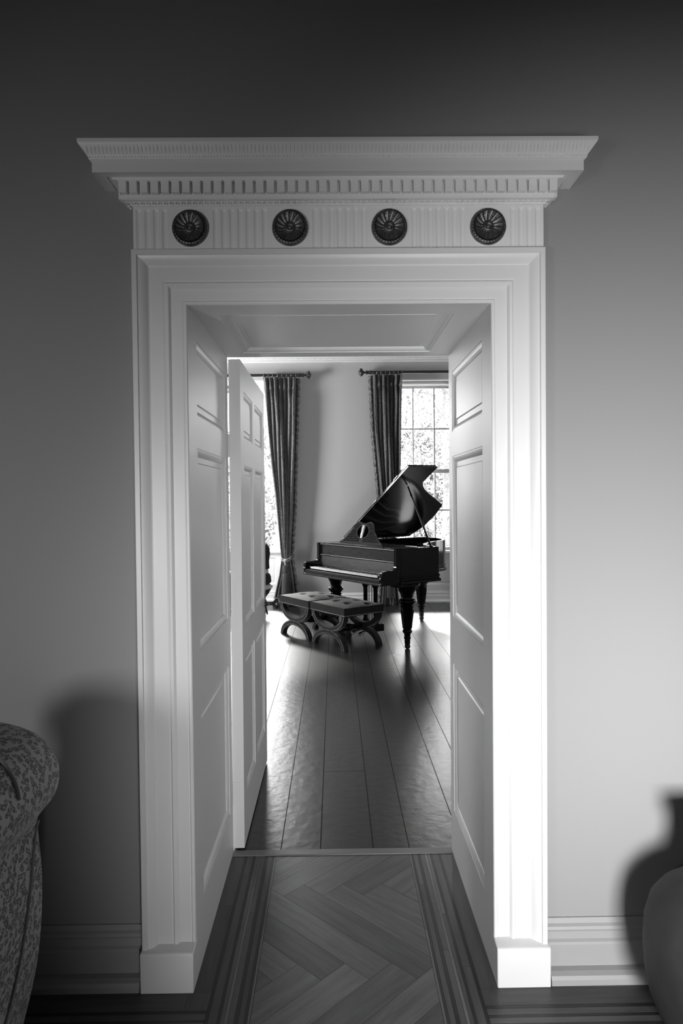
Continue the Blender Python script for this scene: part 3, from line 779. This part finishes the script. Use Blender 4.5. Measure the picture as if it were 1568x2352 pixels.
m.tube([pb, pt], [.011, .008], 10); m.sphere((pb[0]*.15+pt[0]*.85, pb[1]*.15+pt[1]*.85, pb[2]*.15+pt[2]*.85), .014); m.lathe([(.02, ZC-.002), (.02, ZC+.006), (.012, ZC+.012)], 14, (pb[0], pb[1], 0))
m.build('lid_prop', EBONY, pno, smooth=True)
# legs
LEG = [(.05, .04), (.034, .05), (.030, .10), (.036, .112), (.036, .122), (.030, .128), (.034, .15), (.034, .158), (.044, .166), (.050, .178), (.050, .19), (.042, .198), (.044, .21), (.046, .225), (.062, .38), (.066, .405), (.068, .415), (.062, .42), (.072, .428), (.074, .44), (.066, .447), (.068, .455), (.086, .475), (.090, .492), (.084, .505), (.062, .515), (.058, .53), (.066, .54), (.068, .56), (.076, .575), (.090, .60), (.095, .64), (.095, .674)]
def leg(u_, v_):
    m = MB()
    fl = [(q, z) for q, z in LEG if z >= .10]
    m.lathe(fl, 28, (0, 0, 0))
    for k in range(14):   # reeded taper
        a = 2*PI*k/14; m.tube([(.044*math.cos(a), .044*math.sin(a), .215), (.0635*math.cos(a), .0635*math.sin(a), .40)], [.005, .007], 6)
    o = m.build('leg', EBONY, pno, smooth=True, angle=50); o.location = (u_, v_, 0)
    c = MB(); c.lathe([(.026, .05), (.030, .055), (.030, .098), (.034, .104), (.034, .112)], 18); c.lathe([(.012, -.016), (.027, -.014), (.027, .014), (.012, .016)], 18, (0, 0, .027), 'x')
    c.box((-.020, -.016, .02), (-.017, .016, .06)); c.box((.017, -.016, .02), (.020, .016, .06))
    c.build('caster', DARKMETAL, o, smooth=True)
leg(.637, .39); leg(-.637, .39); leg(-.50, 1.60)
m = MB()
for u_, v_ in ((.60, .39), (-.60, .39), (-.50, 1.60)):
    m.prism([(u_+.12*math.cos(a)*(1.15), v_+.17*math.sin(a)) for a in [2*PI*k/20 for k in range(20)]], .64, .675)
m.box((-.66, .31, .63), (.66, .37, .672)); m.box((-.3, .4, .62), (-.22, 1.4, .672)); m.build('underframe', EBONY, pno, bevel=.008)
# pedal lyre
m = MB(); m.box((-.13, .36, .60), (-.05, .46, .673)); m.box((.05, .36, .60), (.13, .46, .673))
for s in (-1, 1):
    m.lathe([(.036, .60), (.04, .585), (.030, .57), (.024, .56), (.024, .22), (.034, .20), (.034, .18)], 14, (s*.09, .41, 0))
m.box((-.15, .34, .10), (.15, .48, .18)); ly = m.build('pedal_lyre', EBONY, pno, bevel=.005)
for k in (-.025, .025):
    m = MB(); m.tube([(k, .41, .17), (k, .41, .675)], .005, 8); m.build('pedal_rod', BRASS, ly, smooth=True)
for k in (-.06, .06):
    m = MB(); m.tube([(k, .36, .11), (k, .28, .10), (k, .20, .075)], [.012, .014, .022], 10); m.build('pedal', BRASS, ly, smooth=True)

# ------------------------------------------------------------------ stools
def stool(label, loc):
    root = empty('stool', (loc[0], loc[1], 0), -PA); tag(root, label, 'stool', 'pair of buttoned velvet stools')
    lx, ly_ = .625, .50; nx_, ny = 60, 48; dim = [(-.19+.19*k+(.095 if r_ else 0)-.045, (-.095, .095)[r_]) for r_ in (0, 1) for k in range(3)]
    rows = []
    def hz(x, y):
        ex = 1-abs(2*x/lx)**8; ey = 1-abs(2*y/ly_)**8
        h = .446+.026*(1-(2*x/lx)**2)*(1-(2*y/ly_)**2)
        for dx, dy in dim: q = math.hypot(x-dx, y-dy); h -= .028*math.exp(-(q/.030)**2)
        return h - .012*(1-max(0, min(ex, ey)))
    for j in range(ny+1):
        y = (j/ny-.5)*ly_; rows.append([((i/nx_-.5)*lx, y, hz((i/nx_-.5)*lx, y)) for i in range(nx_+1)])
    m = MB(); m.grid(rows)
    per = [(rows[0][i]) for i in range(nx_)]+[rows[j][nx_] for j in range(ny)]+[rows[ny][nx_-i] for i in range(nx_)]+[rows[ny-j][0] for j in range(ny)]
    sk = []
    for z_, g in ((None, 1), (.44, 1.012), (.40, 1.012), (.372, 1.0), (.352, .99)):
        sk.append([(p[0]*g, p[1]*g, p[2] if z_ is None else z_) for p in per])
    m.grid(sk, closeu=True); m.grid([[(p[0]*.99, p[1]*.99, .352) for p in per], [(p[0]*.3, p[1]*.3, .352) for p in per]], closeu=True)
    cu = m.build('cushion', VELVET, root, smooth=True, angle=60)
    for dx, dy in dim:
        b = MB(); b.sphere((dx, dy, hz(dx, dy)+.002), .008, .008, .004, 8, 6); b.build('button', VELVET, cu, smooth=True)
    nl = []
    def nail(p, nrm, *_): nl.append((p, nrm))
    def nailmesh(nails, p, nrm):
        t = Vector(nrm).orthogonal().normalized(); b = Vector(nrm).cross(t)
        c = Vector(p); n = len(nails.v)
        nails.v += [tuple(c+Vector(nrm)*.0025)]+[tuple(c+(t*math.cos(a)+b*math.sin(a))*.0042) for a in [2*PI*k/6 for k in range(6)]]
        for k in range(6): nails.add([n, n+1+k, n+1+(k+1) % 6])
    for s in (-1, 1):
        for i in range(43): nail(((i/42-.5)*(lx-.01), s*(ly_/2+.002), .362), (0, s, 0))
        for i in range(35): nail((s*(lx/2+.002), (i/34-.5)*(ly_-.01), .362), (s, 0, 0))
    for s in (-1, 1):
        yo = s*(ly_/2-.006); yi = s*(ly_/2-.060)
        for up in (1, 0):
            rx, rz_, t = (.300, .185, .052); m = MB(); n_ = 36; zc_ = .355 if up else .0
            rows = []
            for k in range(n_+1):
                a = PI*k/n_; c, d = math.cos(a), math.sin(a)
                o_ = (rx*c, zc_-rz_*d if up else rz_*d); i_ = ((rx-t)*c, zc_-(rz_-t)*d if up else (rz_-t)*d)
                if up: o_ = (rx*c, zc_-.188*d); i_ = ((rx-t)*c, zc_-(.188-t)*d)
                rows.append([(o_[0], yo, o_[1]), (i_[0], yo, i_[1]), (i_[0], yi, i_[1]), (o_[0], yi, o_[1])])
            m.grid(rows, closeu=True); n0 = len(m.v); m.add([0, 1, 2, 3]); m.add([n0-4, n0-3, n0-2, n0-1])
            m.build('curved_leg', VELVET, root, smooth=True, angle=50)
            for off in (.008, t-.008):
                N_ = 46 if off < .02 else 36
                for k in range(1, N_):
                    a = PI*k/N_; x = (rx-off)*math.cos(a); q = (.188-off)*math.sin(a); z = zc_-q if up else q
                    nail((x, yo+s*.001, z), (0, s, 0))
    front = [q for q in nl if q[1][1] < 0]; pick = front[::max(1, len(front)//96)][:100]; rest = [q for q in nl if q not in pick]
    one = MB(); nailmesh(one, (0, 0, 0), (0, -1, 0)); first = None
    for p, nr in pick:
        if first is None: first = o = one.build('nail_head', NAIL, root, smooth=True)
        else: o = first.copy(); COL.objects.link(o)
        o.location = p
    one = MB()
    for p, nr in rest: nailmesh(one, p, nr)
    one.build('nail_head', NAIL, root, smooth=True)['kind'] = 'stuff'
    m = MB(); m.box((-.028, -ly_/2+.03, .155), (.028, ly_/2-.03, .20)); m.lathe([(.034, -.06), (.040, -.03), (.040, .03), (.034, .06)], 14, (0, 0, .178), 'y'); m.build('stretcher', EBONY, root, bevel=.004)
    return root
stool('buttoned velvet stool with curved studded legs, nearer the doorway', (.115, 5.00))
stool('buttoned velvet stool with curved studded legs, nearer the left curtain', (-.262, 5.535))

# ------------------------------------------------------------------ armchair at the left edge
def armchair():
    root = empty('armchair', (-1.0, -.75, 0)); T = Matrix.Translation(-Vector(root.location)); tag(root, 'spotted upholstered armchair with scrolled back at the left edge', 'armchair')
    P = [(-1.30, .05), (-1.24, .40), (-1.16, .62), (-1.08, .75), (-1.04, .83), (-1.05, .92), (-1.0, .99), (-.92, 1.012), (-.84, 1.005), (-.77, .985), (-.725, .955), (-.695, .91), (-.688, .865), (-.700, .82), (-.728, .785), (-.745, .755), (-.742, .70), (-.736, .62), (-.738, .52), (-.748, .42), (-.768, .32), (-.795, .22), (-.825, .13), (-.85, .05)]
    Q = smoothpoly(P, 4); yb, yf = -.46, -1.15; Rr = .055; rows = []
    def ins(d): return inset(Q, d) if d else Q
    base = [(Vector(p)) for p in Q]
    def sh(d):
        R_ = []
        n = len(base)
        for i in range(n):
            a, c = base[max(i-1, 0)], base[min(i+1, n-1)]; t = (c-a).normalized(); nn = Vector((t.y, -t.x)); R_.append(base[i]+nn*d)
        return R_
    for k in range(7):
        a = PI/2*k/6; rows.append([(p.x, yb-Rr+Rr*math.cos(a), p.y) for p in sh(Rr*(1-math.sin(a)))])
    for y in (-.55, -.65, -.8, -.95, -1.1): rows.append([(p.x, y, p.y) for p in base])
    m = MB(); m.grid(rows)
    m.add(list(range(len(Q)))); m.add([len(rows)*len(Q)-1-i for i in range(len(Q))]); m.build('scrolled_back', LEOP, root, smooth=True, angle=60, xf=T)
    pp = [Vector((p.x, yb-.018, p.y)) for p in sh(.0155)]
    m = MB(); m.tube(pp[62:], .0045, 8); m.build('piping', PIPE, root, smooth=True, xf=T)
    # seam over the roll and slanting seam down the back panel
    m = MB(); m.tube([Vector((p.x, -.60-.12*i/24, p.y))+Vector((.001, 0, .002)) for i, p in enumerate(base[22:46])], .0045, 8)
    idx = list(range(60, 88)); m.tube([(base[i].x+.002, -.50-.009*(i-60), base[i].y) for i in idx], .0035, 6)
    m.build('seam_piping', PIPE, root, smooth=True, xf=T)
    m = MB(); m.box((-1.85, -1.10, .16), (-1.18, -.52, .42)); m.build('seat', LEOP, root, bevel=.04, bseg=4, xf=T)
    for y in (-1.12, -.50):
        m = MB(); m.box((-1.80, y-.05, .14), (-1.15, y+.05, .56)); m.build('arm', LEOP, root, bevel=.04, bseg=4, xf=T)
    for x, y in ((-.90, -.53), (-.90, -1.08), (-1.78, -.55), (-1.78, -1.08)):
        m = MB(); m.lathe([(.014, .0), (.018, .02), (.026, .10), (.028, .17)], 12, (x, y, 0)); m.build('leg', EBONY, root, smooth=True, xf=T)
armchair()

# ------------------------------------------------------------------ vase at the right edge
def vase():
    VM = mat('veined stoneware', .022, .65, bump=.5, bscale=9, var=.3, vscale=7, bdist=.01)
    root = empty('vase', (1.092, -.335, 0)); tag(root, 'large round-bellied dark vase on the floor at the right edge', 'vase')
    m = MB(); pr = [(.001, .004), (.13, .0), (.15, .006), (.155, .025), (.165, .05), (.195, .09), (.215, .14), (.226, .20), (.230, .27), (.227, .33), (.213, .385), (.188, .42), (.150, .450), (.10, .475), (.092, .50), (.085, .53), (.088, .56), (.100, .585), (.108, .606), (.112, .613), (.105, .615), (.080, .585), (.055, .55)]
    m.lathe(pr, 48, caps=False); m.build('body', VM, root, smooth=True, angle=75)
    for s in (1,):
        m = MB(); m.tube([(s*.130, 0, .462), (s*.155, 0, .49), (s*.15, 0, .53), (s*.115, 0, .555), (s*.07, 0, .555)], .014, 10); m.build('handle', VM, root, smooth=True)
vase()

# ------------------------------------------------------------------ seated person by the left window
def skin(name, verts, edges, radii, m_, parent, sub=2, root_i=0):
    me = bpy.data.meshes.new(name); me.from_pydata(verts, edges, []); o = bpy.data.objects.new(name, me); COL.objects.link(o); o.parent = parent
    me.materials.append(m_); md = o.modifiers.new('skin', 'SKIN'); md.use_smooth_shade = True
    for i, q in enumerate(radii): me.skin_vertices[0].data[i].radius = q if isinstance(q, tuple) else (q, q)
    me.skin_vertices[0].data[root_i].use_root = True
    s_ = o.modifiers.new('s', 'SUBSURF'); s_.levels = sub; s_.render_levels = sub
    return o
def person():
    root = empty('person', (-.985, 6.80, 0)); tag(root, 'person in black seated beside the left window, mostly hidden by the open door', 'person')
    # faces -x, seated; both hands rest on the knees
    def loft(m, secs, n=20):
        m.grid([[(cx+rx*math.cos(2*PI*k/n), ry*math.sin(2*PI*k/n), z) for k in range(n)] for z, cx, rx, ry in secs], closeu=True)
        q = len(m.v); m.add([q-n+k for k in range(n)]); m.add([q-n*len(secs)+k for k in range(n)][::-1])
    def fuse(m, name, m_, vox=.011):
        o = m.build(name, m_, root, smooth=True); r_ = o.modifiers.new('fuse', 'REMESH'); r_.mode = 'VOXEL'; r_.voxel_size = vox; r_.use_smooth_shade = True
        c_ = o.modifiers.new('soft', 'SMOOTH'); c_.factor = .6; c_.iterations = 6; return o
    TOR = [(.50, .0, .10, .13), (.56, .01, .10, .135), (.64, .015, .085, .12), (.72, .02, .085, .125), (.82, .02, .10, .145), (.90, .015, .10, .155), (.96, .0, .085, .13), (1.0, -.02, .06, .07)]
    m = MB(); loft(m, TOR)
    m.tube([(-.02, 0, .96), (-.09, 0, 1.06), (-.17, 0, 1.14)], [.055, .048, .05], 14); m.sphere((-.205, 0, 1.178), .094, .078, .114, 18, 12)
    for s in (-1, 1):
        m.tube([(.02, s*.13, .94), (.0, s*.185, .91), (-.02, s*.20, .80), (-.04, s*.20, .68), (-.20, s*.18, .615), (-.34, s*.155, .59), (-.395, s*.15, .583)], [.05, .055, .045, .040, .036, .027, .030], 12)
        m.sphere((-.385, s*.15, .583), .045, .040, .016, 12, 8)
        m.tube([(-.06, s*.10, .49), (-.42, s*.13, .50), (-.44, s*.13, .28), (-.42, s*.13, .08)], [.058, .052, .050, .036], 14); m.tube([(-.42, s*.13, .07), (-.56, s*.14, .035)], [.036, .028], 12)
    fuse(m, 'body', SKIN)
    for s in (-1, 1):
        for k in range(4):
            y = s*(.155+(k-1.5)*.019); h = skin('finger', [(-.385, y, .583), (-.415, y, .575), (-.437, y, .555), (-.445, y, .535)], [(0,1),(1,2),(2,3)], [.010, .009, .0085, .007], SKIN, root, 1)
        skin('thumb', [(-.36, s*.128, .585), (-.385, s*.112, .575), (-.41, s*.108, .56)], [(0,1),(1,2)], [.011, .010, .008], SKIN, root, 1)
    m = MB(); loft(m, [(z, cx, rx+.012, ry+.012) for z, cx, rx, ry in [(.62, .016, .095, .125)]+TOR[3:7]]+[(1.005, -.025, .07, .085)])
    for s in (-1, 1): m.tube([(.02, s*.12, .94), (.0, s*.185, .915), (-.02, s*.20, .80), (-.035, s*.20, .70)], [.062, .068, .058, .055], 14)
    fuse(m, 'top', BLACKCLOTH)
    m = MB(); loft(m, [(.415, -.01, .12, .15), (.45, .0, .145, .175), (.52, .005, .135, .165), (.57, .01, .112, .148)])
    for s in (-1, 1): m.tube([(-.03, s*.09, .50), (-.40, s*.13, .505), (-.445, s*.13, .47), (-.445, s*.13, .28), (-.425, s*.13, .10)], [.085, .070, .068, .062, .052], 14)
    fuse(m, 'trousers', BLACKCLOTH)
    for s in (-1, 1):
        m = MB(); m.sphere((-.50, s*.135, .035), .13, .045, .038, 16, 10); m.build('shoe', EBONY, root, smooth=True)
    m = MB(); m.tube([(-.292, 0, 1.205), (-.320, 0, 1.168), (-.293, 0, 1.155)], [.008, .013, .008], 8); m.build('nose', SKIN, root, smooth=True)
    m = MB(); m.tube([(-.276, -.022, 1.125), (-.284, 0, 1.125), (-.276, .022, 1.125)], [.004, .007, .004], 6); m.build('mouth', mat('lips', .22, .5), root, smooth=True)
    for s in (-1, 1):
        m = MB(); m.sphere((-.284, s*.032, 1.200), .011, .013, .010); m.build('eye', EBONY, root, smooth=True)
        m = MB(); m.sphere((-.19, s*.080, 1.175), .018, .009, .030); m.build('ear', SKIN, root, smooth=True)
    m = MB(); m.sphere((-.165, 0, 1.212), .092, .086, .098, 20, 12); rg = random.Random(4)
    for k in range(40):
        a = rg.uniform(-1.5, 1.5); x = -.15+.09*math.cos(a); y = .088*math.sin(a)
        m.tube([(x-.05, y*.7, 1.25), (x-.01, y*.95, 1.19), (x+.015, y*1.1, 1.12), (x+.05+rg.uniform(-.01, .01), y*1.3, 1.02), (x+.10, y*1.4+rg.uniform(-.02, .02), .93)], [.015, .02, .02, .018, .006], 6)
    m.build('hair', HAIR, root, smooth=True)
    st = empty('stool', (-1.045, 6.80, 0)); tag(st, 'low pale-cushioned stool under the person by the left window', 'stool')
    m = MB(); m.lathe([(.02, .36), (.20, .36), (.218, .375), (.222, .395), (.216, .412), (.19, .420), (.02, .420)], 32); m.build('cushion', mat('pale linen', .5, .9, bump=.4, bscale=90), st, smooth=True)
    m = MB(); m.lathe([(.02, .24), (.13, .25), (.17, .30), (.205, .365), (.02, .368)], 32); m.build('base', BLACKCLOTH, st, smooth=True)
    for k in range(4):
        a = PI/4+k*PI/2; m = MB(); m.tube([(.10*math.cos(a), .15*math.sin(a), .25), (.19*math.cos(a), .19*math.sin(a), .0)], [.02, .012], 10); m.build('leg', EBONY, st, smooth=True)
person()
